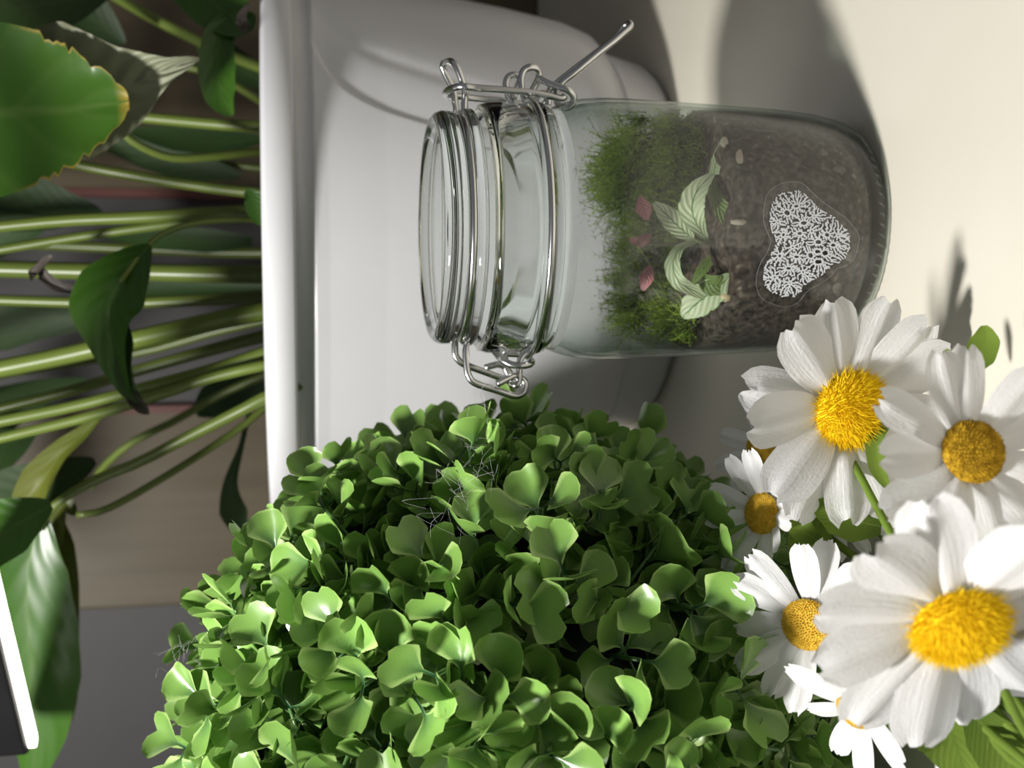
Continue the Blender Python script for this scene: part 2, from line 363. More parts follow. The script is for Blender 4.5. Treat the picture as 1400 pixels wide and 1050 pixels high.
band = [pot_hit(x, y) for x, y in ((436,22),(470,48),(500,68),(540,84),(590,100),(640,116),(690,130),(740,142))]
def polar(q): return (math.atan2(q.y-PC.y, q.x-PC.x), q.z)
seamp = [polar(q) for q in catmull(sm, 60)]; bandp = [polar(q) for q in catmull([q for q in band if q], 40)]
def dent(a, z):
    k = min(range(len(seamp)), key=lambda q: ((a-seamp[q][0])*.15)**2+(z-seamp[q][1])**2)
    k0_, k1_ = max(k-1, 0), min(k+1, len(seamp)-1)
    tx, tz = (seamp[k1_][0]-seamp[k0_][0])*.15, seamp[k1_][1]-seamp[k0_][1]; tl = math.hypot(tx, tz)
    ox, oz = (a-seamp[k][0])*.15, z-seamp[k][1]
    sd = -(tx*oz-tz*ox)/tl*(1 if SEAM_SIDE > 0 else -1); al = abs(ox*tx+oz*tz)/tl
    st_ = 1/(1+math.exp(-max(-30, min(30, sd/.00035))))
    ed = math.exp(-(max(0, al-.002)/.012)**2)
    d2 = min(((a-b)*.15)**2+(z-c)**2 for b, c in bandp)
    return .0013*st_*math.exp(-(max(sd, 0)/.016)**2)*ed + .0006*math.exp(-d2/.0045**2)
SEAM_SIDE = 1
# the recessed side is the one that holds the soft band
_m = bandp[len(bandp)//2]; _k = min(range(len(seamp)), key=lambda q: ((_m[0]-seamp[q][0])*.15)**2+(_m[1]-seamp[q][1])**2); _k = max(1, min(len(seamp)-2, _k))
_t = ((seamp[_k+1][0]-seamp[_k-1][0])*.15, seamp[_k+1][1]-seamp[_k-1][1]); _o = ((_m[0]-seamp[_k][0])*.15, _m[1]-seamp[_k][1])
SEAM_SIDE = 1 if -(_t[0]*_o[1]-_t[1]*_o[0]) > 0 else -1
amin = min(a for a, z in seamp+bandp)-.08; amax = max(a for a, z in seamp+bandp)+.08
angs = []; a = amin
while a < amax: angs.append(a); a += .0036
k0 = len(angs)
nrest = 130
angs += [amax+(2*PI-(amax-amin))*i/nrest for i in range(nrest)]
pfine = []
for (r0, z0), (r1, z1) in zip(pp, pp[1:]):
    m_ = max(1, int((z1-z0)/.0008)) if .06 < (z0+z1)/2 < .199 and r0 > .13 and z1 > z0 else 1
    pfine += [(r0+(r1-r0)*i/m_, z0+(z1-z0)*i/m_) for i in range(m_)]
pfine.append(pp[-1])
v, f = [], []; na = len(angs)
for r, z in pfine:
    for i, a in enumerate(angs):
        dd = dent(a, z) if (i < k0 and .06 < z < .1986 and r > .13) else 0
        v.append((PC.x+(r-dd)*math.cos(a), PC.y+(r-dd)*math.sin(a), z))
for i in range(len(pfine)-1):
    for j in range(na): f.append((i*na+j, i*na+(j+1)%na, (i+1)*na+(j+1)%na, (i+1)*na+j))
f.append(tuple(range(na-1,-1,-1)))
obj('pot', v, f, MT['pot'], lily)
sv, sf = [], []
for i in range(13):
    for j in range(48):
        a = 2*PI*j/48; r = .152*i/12; q = Vector((math.cos(a)*r, math.sin(a)*r, 0))
        sv.append((PC.x+q.x, PC.y+q.y, .185+.006*noise.noise(q*40)))
for i in range(12):
    for j in range(48): sf.append((i*48+j, (i+1)*48+j, (i+1)*48+(j+1)%48, i*48+(j+1)%48))
obj('potting_soil', sv, sf, MT['soil_pot'], lily)

def stem(px, Y, w, seed=0, m='stem', root=True, n=18):
    """px: pixel polyline starting at the rim; Y start..end depth"""
    pts = [P(x, y, Y[0]+(Y[1]-Y[0])*i/(len(px)-1)) for i, (x, y) in enumerate(px)]
    if root:
        a = pts[0]; d = Vector((PC.x, PC.y, 0)) - Vector((a.x, a.y, 0))
        pts = [Vector((a.x+d.x*.12, a.y+d.y*.12, .184)), a.lerp(Vector((a.x+d.x*.12, a.y+d.y*.12, .184)), .4)] + pts
    c = catmull(pts, n); ra = [wi/2*pxm(c[len(c)//2]) for wi in w]
    v, f = tube(c, ra, 8)
    lv = [(i//8/(n-1), .5, random.Random(seed).random()) for i in range(len(v))]
    return obj('stem', v, f, MT[m], lily, lv=lv), c
STEMS = [ # pixels, depths, widths
 ([(372,174),(300,170),(190,160),(60,150)], (.62,.64), (18,15)),
 ([(372,206),(290,214),(240,216),(205,206),(172,186),(140,150)], (.60,.58), (13,11)),
 ([(372,266),(300,258),(200,243),(120,228),(40,210)], (.64,.66), (17,14)),
 ([(372,288),(300,291),(190,297),(80,302),(-60,316)], (.56,.57), (20,15)),
 ([(372,294),(300,298),(190,312),(80,328),(-60,352)], (.565,.58), (14,13)),
 ([(374,375),(280,374),(190,372),(90,370),(-60,366)], (.60,.62), (27,22)),
 ([(374,404),(280,410),(185,414),(90,413),(-60,408)], (.62,.64), (19,13)),
 ([(374,423),(290,440),(180,465),(80,488),(-60,516)], (.58,.60), (28,24)),
 ([(376,456),(290,478),(190,506),(90,536),(-60,574)], (.60,.63), (19,13)),
 ([(376,478),(290,506),(200,530),(100,556),(-60,588)], (.57,.58), (20,15)),
 ([(376,496),(290,516),(225,538),(120,570),(-60,614)], (.56,.575), (16,14)),
 ([(378,536),(320,566),(250,601),(190,632),(130,656),(78,688),(52,724)], (.555,.60), (20,12)),
 ([(374,548),(330,584),(270,624),(220,655),(170,684),(135,700),(105,704)], (.60,.60), (11,10)),
 ([(372,98),(330,82),(275,58),(200,20),(140,-15)], (.70,.74), (16,14)),
 ([(372,148),(340,128),(290,100),(230,88)], (.72,.74), (12,10)),
 ([(374,345),(300,345),(180,340),(60,335),(-60,330)], (.74,.77), (16,13)),
 ([(374,436),(300,452),(200,480),(90,498),(-40,520)], (.72,.77), (14,10)),
 ([(372,232),(300,222),(220,196),(160,185)], (.74,.76), (10,8)),
 ([(376,508),(300,540),(240,575),(180,605),(140,640),(125,665)], (.68,.74), (12,10)),
]
for i, (px, Y, w_) in enumerate(STEMS):
    if px[-1][0] >= 0: stem(px, Y, w_, i); continue
    (xa, ya), (xb, yb_) = px[-2], px[-1]; ex = [(xb+(xb-xa)*k, yb_+(yb_-ya)*k*(1+.25*k)) for k in (.7, 1.5)]
    _, c = stem(px+ex, (Y[0], Y[1]+.03), w_, i, n=26)
    q = c[-1]; dr = (c[-1]-c[-4]).normalized(); out = Vector((q.x-PC.x, q.y-PC.y, 0)).normalized()      # blade out of the picture, above the frame
    sp_ = [q-dr*.003, q+dr*.03+out*.01, q+dr*.055+out*.035, q+dr*.065+out*.075, q+dr*.05+out*.11]
    v, f, lv = blade(sp_, [.002,.020,.028,.020,.001], Vector((-out.x*.5, -out.y*.5, 1)), nu=16, nv=6, cup=.12, rv=random.Random(i).random())
    obj('leaf', v, f, MT['lily'], lily, lv=lv)

def leaf(px, Y, halfpx, hint, m, **k):
    pts = [P(x, y, Y[0]+(Y[1]-Y[0])*i/(len(px)-1)) for i, (x, y) in enumerate(px)]
    s = pxm(pts[len(pts)//2]); v, f, lv = blade(pts, [h*s for h in halfpx], Vector(hint), **k)
    return obj('leaf', v, f, MT[m], lily, lv=lv)
# big torn-edged leaf in front, withered leaf behind it
leaf([(-190,175),(-120,165),(-40,157),(40,152),(110,148),(176,138)], (.545,.518), [8,60,100,118,126,127,122,114,104,90,68,42,12], (.05,-1,.25), 'lily_torn', nu=60, nv=16, cup=.16, jag=.15, jag_from=.66, wav=.012)
leaf([(20,130),(90,130),(160,120),(215,100),(272,80)], (.552,.522), [40,88,92,66,40,14,2], (-.1,-1,-.2), 'lily_pale', nu=40, nv=14, cup=.25, wav=.09, jag=.02, jag_from=.3)
# leaves hanging at the right above the rim
leaf([(225,-60),(262,-25),(300,10),(335,30),(350,22)], (.58,.56), [22,36,38,26,4], (.1,-1,.3), 'lily', nu=24, cup=.3)
leaf([(322,20),(302,48),(298,95),(305,135),(318,158)], (.57,.56), [10,20,26,22,3], (-.4,-1,.1), 'lily', nu=24, cup=.25, fold=.2)
leaf([(340,8),(330,24),(336,40),(322,30)], (.55,.55), [3,7,7,2], (0,-1,.2), 'lily_brown', nu=14)
# curling leaf with its stem
_, c = stem([(372,303),(335,300),(282,303),(240,312),(212,326),(190,350),(165,385)], (.56,.54), (10,7), 91)
leaf([(205,335),(185,358),(160,392),(148,425),(152,470),(165,515),(178,545)], (.541,.55), [3,26,46,46,26,14,4], (-.5,-1,.25), 'lily', nu=30, nv=10, cup=.1, fold=.42)
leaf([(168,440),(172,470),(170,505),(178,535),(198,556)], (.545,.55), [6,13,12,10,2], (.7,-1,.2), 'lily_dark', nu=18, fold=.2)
leaf([(175,530),(184,548),(196,560),(204,566)], (.55,.55), [4,9,8,1], (.4,-1,.2), 'lily_brown', nu=12, fold=.6)
leaf([(103,398),(78,390),(55,372),(45,378),(68,355),(72,350)], (.56,.555), [4,8,8,7,6,2], (.2,-1,.5), 'lily_brown', nu=20, fold=.5)
leaf([(335,262),(345,270),(352,290),(356,308)], (.545,.545), [3,13,14,3], (.2,-1,.2), 'lily', nu=14)
# lower left group beside the lamp
leaf([(58,700),(40,770),(38,850),(45,930),(48,1010),(40,1080)], (.60,.63), [4,52,66,62,40,6], (.35,-1,.25), 'lily', nu=36, nv=12, cup=-.18, wav=.04)
leaf([(70,690),(80,740),(88,800),(90,880),(92,960),(82,1022)], (.64,.66), [4,22,22,20,15,2], (.5,-1,.2), 'lily_olive', nu=24)
leaf([(103,704),(90,690),(72,706),(66,740),(72,775)], (.64,.64), [3,14,26,24,6], (.3,-1,.2), 'lily_olive', nu=20, cup=.3)
leaf([(145,560),(118,590),(84,620),(60,655),(44,690),(28,720)], (.60,.60), [3,10,16,26,26,5], (.2,-1,.5), 'lily_olive', nu=24, fold=.35)
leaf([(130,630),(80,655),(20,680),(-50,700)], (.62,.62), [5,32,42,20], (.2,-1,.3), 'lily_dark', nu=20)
leaf([(70,690),(20,720),(-40,760)], (.55,.55), [8,45,40], (.3,-1,.4), 'lily', nu=18)
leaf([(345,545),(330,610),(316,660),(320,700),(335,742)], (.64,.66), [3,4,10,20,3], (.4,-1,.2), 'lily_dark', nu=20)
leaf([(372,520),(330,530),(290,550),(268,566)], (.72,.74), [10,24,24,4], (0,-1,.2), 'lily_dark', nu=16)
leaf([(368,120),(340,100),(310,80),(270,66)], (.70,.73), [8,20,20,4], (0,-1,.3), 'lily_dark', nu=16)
# dark foliage further back
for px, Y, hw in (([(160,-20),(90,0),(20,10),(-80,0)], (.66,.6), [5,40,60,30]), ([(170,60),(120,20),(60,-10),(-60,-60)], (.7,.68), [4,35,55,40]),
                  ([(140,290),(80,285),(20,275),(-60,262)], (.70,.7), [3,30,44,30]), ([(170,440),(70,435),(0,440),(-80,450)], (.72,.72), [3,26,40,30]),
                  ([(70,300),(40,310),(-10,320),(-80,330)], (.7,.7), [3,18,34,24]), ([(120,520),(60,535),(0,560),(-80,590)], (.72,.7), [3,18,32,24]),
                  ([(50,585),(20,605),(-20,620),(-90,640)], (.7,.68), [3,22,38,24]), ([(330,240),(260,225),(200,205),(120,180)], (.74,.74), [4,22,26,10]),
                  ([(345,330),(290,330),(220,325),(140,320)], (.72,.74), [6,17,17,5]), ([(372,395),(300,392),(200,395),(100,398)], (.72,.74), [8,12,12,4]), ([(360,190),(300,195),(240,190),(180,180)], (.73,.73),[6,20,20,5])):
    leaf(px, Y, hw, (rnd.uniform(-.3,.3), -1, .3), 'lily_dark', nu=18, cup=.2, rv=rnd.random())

# ================================================================== TERRARIUM JAR
jf = G(1211, 300); JC = Vector((jf.x, jf.y+.0365, 0))
jar = thing('terrarium_jar', 'clip-top glass jar terrarium with wire clasp and white lace heart sticker', 'jar', JC)
outer = [(.0366,0),(.0390,.0006),(.0412,.003),(.0432,.008),(.0449,.0165),(.0461,.030),(.0468,.047),(.0476,.070),(.0482,.090),(.0482,.098),(.0476,.1055),(.0462,.1115),(.0447,.1155),(.0441,.1175),(.0443,.1188),
         (.0455,.1200),(.0460,.1215),(.0455,.1232),(.0445,.1243),(.0444,.1258),(.0452,.1275),(.0456,.130),(.0457,.136),(.0454,.140),(.0446,.1425),(.0425,.1434)]
inner = [(.0412,.1425),(.0405,.139),(.0405,.125),(.0411,.119),(.0432,.112),(.0458,.1055),(.0468,.098),(.0468,.090),(.0463,.070),(.0456,.047),(.0449,.030),(.0437,.0175),(.0418,.0095),(.0385,.0062),(.030,.0055),(.0004,.005)]
po = outer + inner
v, f = lathe([(.0004,.0022),(.020,.0020),(.030,.0012),(.0345,.0002)]+po, 128, JC)
me = mesh('glass_body', v, f, [MT['glass'], MT['thick']])
for p in me.polygons:
    if p.center.z > .1165 and len(p.vertices) == 4: p.material_index = 1
link('glass_body', me, jar)
# knurled base rim
kv = Acc()
for j in range(72):
    a = 2*PI*j/72; q = JC+Vector((math.cos(a)*.0405, math.sin(a)*.0405, .0024)); q2 = JC+Vector((math.cos(a+.04)*.0425, math.sin(a+.04)*.0425, .0062))
    v, f = tube([q, (q+q2)/2+Vector((math.cos(a), math.sin(a), -.3))*.0004, q2], [.0001,.0005,.0001], 6); kv.add(v, f)
o = obj('base_knurl', kv.v, kv.f, MT['glass'], jar)
lidp = [(.0004,.1445),(.034,.1445),(.0355,.1452),(.0420,.1453),(.0430,.1462),(.0430,.1478),(.0420,.1490),(.0402,.1497),(.0398,.1505),(.0404,.1513),(.0416,.1524),(.0421,.1545),(.0420,.1568),(.0410,.1590),(.0395,.1600),(.0378,.1597),(.0362,.1582),(.0352,.1570),(.034,.1566),(.0004,.1566)]
v, f = lathe(lidp, 128, JC); obj('lid', v, f, MT['thick'], jar)
cc = Acc()
for r in (.010, .017, .024, .030):
    pass
# wires
WR = .0013
def wire(name, pts, n=40, r=WR, parent=jar, closed=False):
    return obj(name, *tube(catmull(pts, n) if not closed else pts, r, 8, closed), MT['steel'], parent)
def ring(r, z, a0=0, a1=2*PI, n=72): return [JC+Vector((math.cos(a0+(a1-a0)*i/n)*r, math.sin(a0+(a1-a0)*i/n)*r, z)) for i in range(n)]
JY = JC.y
zl, zn = .1503, .1251
ga = .16
lidw = ring(.0412, zl, -PI+.17, -.17, 60)          # front half
lidb = ring(.0412, zl, .17, PI-.17, 60)
def cp(pts): return pts
# lid wire: front half + right loop + back half + left bail, one wire
yf, yb = JY-.0075, JY+.0075
rl = [P(634,158,yf), P(635,138,yf), P(636,124,yf), P(627,98,yf-.001), P(619,85,yf+.001), P(610,85,JY+.004), P(605,93,yb), P(620,124,yb), P(622,140,yb), P(624,152,yb)]
wire('lid_wire', lidw + rl + lidb + [P(622,463,yb), P(622,482,yb), P(625,490,yb), P(634,498,yb), P(664,509,yb), P(690,518,yb), P(697,514,yb), P(694,505,yb), P(682,498,yb), P(663,503,yb)], 330)
wire('lid_hinge', lidw[:4][::-1] + [P(640,466,yf), P(637,478,yf), P(638,500,yf), P(641,514,yf), P(650,524,yf), P(680,534,yf), P(702,541,yf), P(714,538,yf), P(718,529,yf), P(716,520,yf), P(708,516,yf), P(703,514,yf-.002), P(692,519,yf-.003), P(680,525,yf-.004)], 110)
# neck wire: front half with eyes either side
nf = ring(.0466, zn, -PI+.12, -.12, 60); nbk = ring(.0466, zn, .12, PI-.12, 60)
eyeR = [P(722,146,yf), P(717,135,yf), P(713,118,yf), P(713,104,yf), P(718,95,yf), P(728,92,yf), P(736,98,yf+.002), P(736,108,yf+.003), P(728,124,yf+.004), P(722,136,yf+.004)]
eyeRb = [P(700,140,yb), P(693,125,yb), P(692,112,yb), P(697,104,yb), P(706,103,yb), P(711,110,yb), P(706,122,yb-.001), P(702,134,yb-.002)]
eyeL = [P(733,468,yf), P(722,480,yf), P(712,490,yf), P(710,505,yf), P(709,522,yf), P(705,527,yf), P(699,525,yf+.002)]
eyeLb = [P(690,484,yb), P(691,492,yb), P(692,505,yb), P(696,513,yb)]
wire('neck_wire', eyeL[::-1]+nf+eyeR, 260); wire('neck_wire', eyeRb[::-1]+nbk+eyeLb, 240)
# cross loop of the hinge
wire('hinge_link', [P(676,481,yf+.004), P(686,491,yf), P(698,498,yf-.002), P(712,500,yf-.003), P(724,498,yf-.002), P(727,494,yf+.002), P(720,487,yf+.006), P(714,484,yf+.010)], 50)
# bail joining lid loop to lever
bf, bb = JY-.012, JY+.012
bail = [P(772,131,bf), P(766,134,bf), P(730,127,bf), P(690,123,bf), P(650,120,bf), P(632,118,bf), P(618,121,bf+.004), P(609,127,JY-.002), P(612,133,JY+.006), P(625,132,bb-.002), P(650,135,bb), P(690,139,bb), P(728,146,bb), P(742,148,bb)]
wire('bail', bail, 120)
# lever
lev = [P(737,107,bf+.004), P(748,113,bf+.001), P(765,119,bf-.001), P(777,124,bf-.002), P(784,132,bf-.001), P(783,141,bf), P(776,147,bf+.001), P(766,145,bf+.003), P(761,137,bf+.006), P(762,124,bf+.010),
       P(770,112,JY-.002), P(790,96,JY-.003), P(820,71,JY-.003), P(842,54,JY-.003), P(855,43,JY-.002), P(862,36,JY-.001), P(860,32,JY+.001), P(853,36,JY+.003), P(846,47,JY+.004), P(834,58,JY+.004), P(805,80,JY+.004), P(775,103,JY+.004), P(757,118,JY+.005), P(750,126,JY+.008), P(746,140,bb-.002), P(738,146,bb), P(733,138,bb), P(740,128,bb-.002), P(748,132,bb-.004), P(750,144,bb-.004)]
wire('lever', lev, 220)
# heart sticker on the glass (curved patch)
def jar_r(z):
    for (r0, z0), (r1, z1) in zip(outer, outer[1:]):
        if z0 <= z <= z1 and z1 > z0: return r0+(r1-r0)*(z-z0)/(z1-z0)
    return .04
def jar_hit(x, y, off=.0):
    d = ray(x, y); t = .30
    def ins(t):
        q = CAM+d*t; return math.hypot(q.x-JC.x, q.y-JC.y) < jar_r(q.z)+off
    while t < .55 and not ins(t): t += .004
    lo, hi = t-.004, t
    for _ in range(9):
        m_ = (lo+hi)/2
        if ins(m_): hi = m_
        else: lo = m_
    return CAM+d*hi
heart = [(1061,330),(1056,318),(1052,305),(1053,290),(1056,276),(1066,266),(1080,261),(1096,262),(1108,272),(1120,283),(1134,293),(1148,303),(1156,312),(1163,322),(1163,334),(1158,350),(1148,359),(1138,362),(1130,372),(1116,381),(1103,389),(1092,402),(1078,407),(1064,404),(1050,397),(1044,384),(1044,370),(1049,355),(1056,344)]
hc = Vector((1100, 332))
def heart_patch(scale, off, spikes, m, name, rings=7):
    R = random.Random(3); n = 260; v = []; f = []; uv = []
    hp = catmull([(x, y, 0) for x, y in heart]+[(heart[0][0], heart[0][1], 0)], n+1)[:-1]
    for k in range(rings+1):
        for i in range(n):
            d = (Vector((hp[i].x, hp[i].y))-hc)*scale
            if spikes and k == rings: d += d.normalized()*(R.uniform(-5.5, 2.5))
            q2 = hc + d*(k/rings)**.8 if k else hc
            q = jar_hit(q2.x, q2.y, off); v.append(q); uv.append(((q2.x-1030)/140, (q2.y-250)/140))
    for k in range(rings):
        for i in range(n): f.append((k*n+i, k*n+(i+1)%n, (k+1)*n+(i+1)%n, (k+1)*n+i))
    return obj(name, v, f, m, jar, uv=uv), v[-n:]
import numpy as np
def lace():
    """coral-like branching print: branches grow from the rims of small holes until they fill the heart"""
    rs_ = np.random.RandomState(5)
    hp = np.array([(p.x, p.y) for p in catmull([(x, y, 0) for x, y in heart]+[(heart[0][0], heart[0][1], 0)], 200)])
    def in_heart(q):
        x, y = q[:, 0:1], q[:, 1:2]; x0, y0 = hp[:-1, 0], hp[:-1, 1]; x1, y1 = hp[1:, 0], hp[1:, 1]
        c = ((y0 > y) != (y1 > y)) & (x < (x1-x0)*(y-y0)/(y1-y0+1e-9)+x0); return c.sum(1) % 2 == 1
    holes = [(1076,291,4.6),(1089,282,3.6),(1099,305,4.4),(1093,319,3.6),(1119,331,4.4),(1118,344,4.2),(1108,349,4.4),(1128,346,4.8),(1119,358,4.8),(1139,335,3.8),(1066,350,3.2),(1089,351,3.6),(1078,367,3.6),(1059,379,2.6),(1131,321,3.8),(1071,321,3.2),(1064,303,2.4),(1098,372,2.6),(1084,338,2.4),(1110,316,2.6),(1113,296,2.2),(1080,387,2.2),(1146,322,2.4)]
    at_ = rs_.uniform((1040,256), (1168,412), (9000,2)); at_ = at_[in_heart(at_)]
    for hx, hy, hr in holes: at_ = at_[np.hypot(at_[:,0]-hx, at_[:,1]-hy) > hr+1.0]
    pos = []; par = []; segs = []
    for hx, hy, hr in holes:
        n_ = max(7, int(hr*2.6)); k0_ = len(pos); st_ = rs_.uniform(.8, 1.5); ph = rs_.uniform(0, 3)
        for q in range(n_):
            a = 2*PI*q/n_; r_ = hr*rs_.uniform(.85, 1.15)
            pos.append((hx+math.cos(a+ph)*r_*st_**.5, hy+math.sin(a+ph)*r_/st_**.5)); par.append(-1)
            segs.append((k0_+q, k0_+(q+1) % n_, 1.0))
    pos = np.array(pos)
    for it in range(34):
        d_ = at_[:, None, :]-pos[None, :, :]; dist = np.hypot(d_[..., 0], d_[..., 1]); ni = dist.argmin(1); nd = dist[np.arange(len(at_)), ni]
        use = nd < 14
        new = []
        for k in np.unique(ni[use]):
            v_ = d_[use & (ni == k), k]; v_ = (v_/np.linalg.norm(v_, axis=1)[:, None]).sum(0); v_ = v_+rs_.normal(0, .25, 2); l_ = np.hypot(*v_)
            if l_ < 1e-3: continue
            new.append((k, pos[k]+v_/l_*2.1))
        if not new: break
        for k, q in new:
            if np.hypot(*(pos[-60:]-q).T).min() < .7: continue
            segs.append((int(k), len(pos), max(.62, .95-it*.02))); pos = np.vstack([pos, q])
        keep = np.ones(len(at_), bool)
        for q in pos[-len(new):]: keep &= np.hypot(at_[:,0]-q[0], at_[:,1]-q[1]) > 1.9
        at_ = at_[keep]
        if len(at_) < 4: break
    v = []; f = []
    for a, b, w_ in segs:
        pa, pb = Vector(pos[a]), Vector(pos[b]); t_ = (pb-pa)
        if t_.length < .05: continue
        t_.normalize(); n_ = Vector((-t_.y, t_.x))*w_*1.15; pa = pa-t_*.35; pb = pb+t_*.35; k = len(v)
        for q in (pa-n_, pa+n_, pb+n_*.85, pb-n_*.85): v.append(jar_hit(q.x, q.y, .0006))
        f.append((k, k+1, k+2, k+3))
    return v, f
st = obj('heart_sticker', *lace(), MT['lace'], jar, smooth=False)
st['label'] = 'white lace patterned heart sticker'
fi, edge = heart_patch(1.17, .0003, False, MT['film'], 'clear_film', 4)
fi.parent = st; fi.matrix_parent_inverse = st.matrix_basis.inverted()
fe = obj('film_edge', *tube(edge[::3], .00004, 4, True), MT['edge'], st)
st.matrix_parent_inverse = jar.matrix_basis.inverted()

# ---- things inside the jar
def inner_r(z):
    for (r1, z1), (r0, z0) in zip(inner, inner[1:]):
        if z0 <= z <= z1 and z1 > z0: return r0+(r1-r0)*(z-z0)/(z1-z0)
    return .04
sv, sf = [], []; SG = 96
def soil_top(x, y): return .0605 + .004*noise.noise(Vector((x*60, y*60, 0))) + .002*noise.noise(Vector((x*200, y*200, 3))) + .10*max(0, y-.01)
zs = [.0065,.009,.0135,.020,.028,.036,.044,.052]
for k, z in enumerate(zs):
    for j in range(SG):
        a = 2*PI*j/SG; r = inner_r(z)-.0006-.0007*abs(noise.noise(Vector((math.cos(a)*6, math.sin(a)*6, z*150))))
        sv.append(JC+Vector((math.cos(a)*r, math.sin(a)*r, z)))
for k in range(15):
    for j in range(SG):
        a = 2*PI*j/SG; r = (inner_r(.06)-.0012)*(1-k/15); q = Vector((math.cos(a)*r, math.sin(a)*r, 0))
        sv.append(JC+q+Vector((0,0,soil_top(q.x, q.y))))
nr = len(sv)//SG
for i in range(nr-1):
    for j in range(SG): sf.append((i*SG+j, i*SG+(j+1)%SG, (i+1)*SG+(j+1)%SG, (i+1)*SG+j))
sf.append(tuple(range(SG-1,-1,-1))); sf.append(tuple((nr-1)*SG+j for j in range(SG)))
tag(obj('soil', sv, sf, MT['soil']), 'dark brown soil filling the lower half of the glass jar', 'soil', kind='stuff')
# moss: feathery strands
ac = Acc(); R = random.Random(11)
def moss_strand(b, d, L, rv):
    S = d.cross(Vector((R.uniform(-1,1), R.uniform(-1,1), R.uniform(-1,1)))).normalized()
    c = catmull([b, b+d*L*.5+S*L*.12, b+d*L+S*L*R.uniform(-.2,.4)], 5)
    for i in range(5):
        s = i/4; wd = .00026*(1-s*.7)
        if i < 4:
            k = len(ac.v); w2 = .00022*(1-(s+.25)*.7)
            ac.add([c[i]-S*wd, c[i]+S*wd, c[i+1]+S*w2, c[i+1]-S*w2], [(0,1,2,3)], [(s*.8,.5,rv)]*4)
        for q in (-1, 1):
            e = c[i]+(S*q*.9+d*.8+Vector((R.uniform(-.4,.4),)*3))*L*.16*(1.1-s*.6)
            nrm = (e-c[i]).cross(d).normalized()*.00018
            ac.add([c[i]-d*.0002, c[i]+d*.0002, e+nrm], [(0,1,2)], [(s*.8,.5,rv),(s*.8,.5,rv),(min(1,s+.2),.5,rv)])
def inside(p):
    h = Vector((p.x-JC.x, p.y-JC.y)); return h.length < inner_r(min(p.z,.14))-.0012
cl = [] # moss clumps: px, py, depth offset, radius, strands, height
for (x, y, dy, rad, n, hz) in ((828,215,.020,.013,420,.016),(845,175,.010,.012,340,.014),(815,250,.026,.012,300,.014),(865,245,.022,.014,400,.015),(850,320,.028,.014,380,.014),(890,200,.002,.013,340,.011),(850,385,.024,.012,340,.015),(842,425,.018,.010,200,.012),(885,420,.008,.012,260,.011),(900,290,.018,.014,300,.011),(900,370,.016,.013,260,.010),(925,190,-.008,.012,220,.008),(890,158,-.004,.010,200,.011),(905,445,-.006,.010,160,.007),(930,250,.004,.012,200,.008),(940,300,.006,.012,160,.007)):
    for i in range(n):
        a = R.uniform(0, 2*PI); rr = rad*math.sqrt(R.random()); base = P(x, y, JY+dy)
        b = base+Vector((math.cos(a)*rr, math.sin(a)*rr*.9, -.008+R.uniform(-.004,.002)))
        b.z = max(b.z, .056)
        dr = Vector((R.gauss(0,.5), R.gauss(0,.5), R.uniform(.35,1.0))).normalized(); L = hz*R.uniform(.6,1.2)
        if inside(b) and inside(b+dr*L*1.1): moss_strand(b, dr, L, R.random())
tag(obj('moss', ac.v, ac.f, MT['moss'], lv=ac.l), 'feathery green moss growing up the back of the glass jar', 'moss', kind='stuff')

def jleaf(parent, px, Y, halfpx, hint, m, **k):
    pts = [P(x, y, JY+dy) for (x, y), dy in zip(px, Y)]
    for q in pts:                                   # stay inside the glass
        h = Vector((q.x-JC.x, q.y-JC.y, 0)); lim = inner_r(q.z)-.004
        if h.length > lim: h = h.normalized()*lim; q.x, q.y = JC.x+h.x, JC.y+h.y
    s = pxm(pts[0]); k['nu'] = k.get('nu', 14)+8; v, f, lv = blade(pts, [h*s for h in halfpx], Vector(hint), jag=.10, jag_from=.1, **k)
    return obj('leaf', v, f, MT[m], parent, lv=lv)
fb = P(1003, 342, JY-.026); fb.z = soil_top(fb.x-JC.x, fb.y-JC.y)-.002
fit = thing('fittonia_plant', 'small nerve plant with pale veined leaves planted in the jar', 'plant', fb)
obj('stem', *tube(catmull([fb, P(985,338,JY-.027), P(965,332,JY-.026), P(945,326,JY-.024)], 14), [.0013,.0011,.0008], 8), MT['stem'], fit, lv=[(.5,.5,.5)]*(14*8))
jleaf(fit, [(948,327),(930,312),(912,294),(893,276)], (-.026,-.025,-.022,-.018), [2,15,17,12,2], (.3,-1,.3), 'fit', cup=.15, nu=18, nv=8)
jleaf(fit, [(967,328),(952,305),(946,283),(955,258),(977,236)], (-.027,-.033,-.034,-.033,-.031), [2,13,19,15,2], (.25,-1,.6), 'fit', cup=.2, nu=20, nv=8)
jleaf(fit, [(976,238),(979,222),(984,205),(991,181)], (-.032,-.031,-.03,-.028), [7,8,6,1], (.2,-1,.2), 'fit', cup=.1, nu=12)
jleaf(fit, [(974,240),(976,262),(985,285),(998,305),(1010,322)], (-.030,-.033,-.034,-.033,-.031), [3,11,12,9,2], (-.5,-1,-.2), 'fitdark', cup=.15, nu=16)
jleaf(fit, [(952,330),(930,340),(920,362),(928,385),(950,402),(976,422)], (-.026,-.030,-.034,-.036,-.036,-.035), [3,9,12,11,8,2], (.2,-1,1.0), 'fit', cup=.2, nu=20, nv=8)
jleaf(fit, [(990,342),(972,355),(958,372),(947,388)], (-.024,-.024,-.025,-.025), [2,7,8,2], (.5,-1,.3), 'fitdark', nu=12)
jleaf(fit, [(1000,375),(985,395),(968,415),(952,437),(940,460)], (-.036,-.036,-.035,-.033,-.030), [3,18,22,19,3], (-.1,-1,.35), 'fit', cup=.12, nu=20, nv=8)
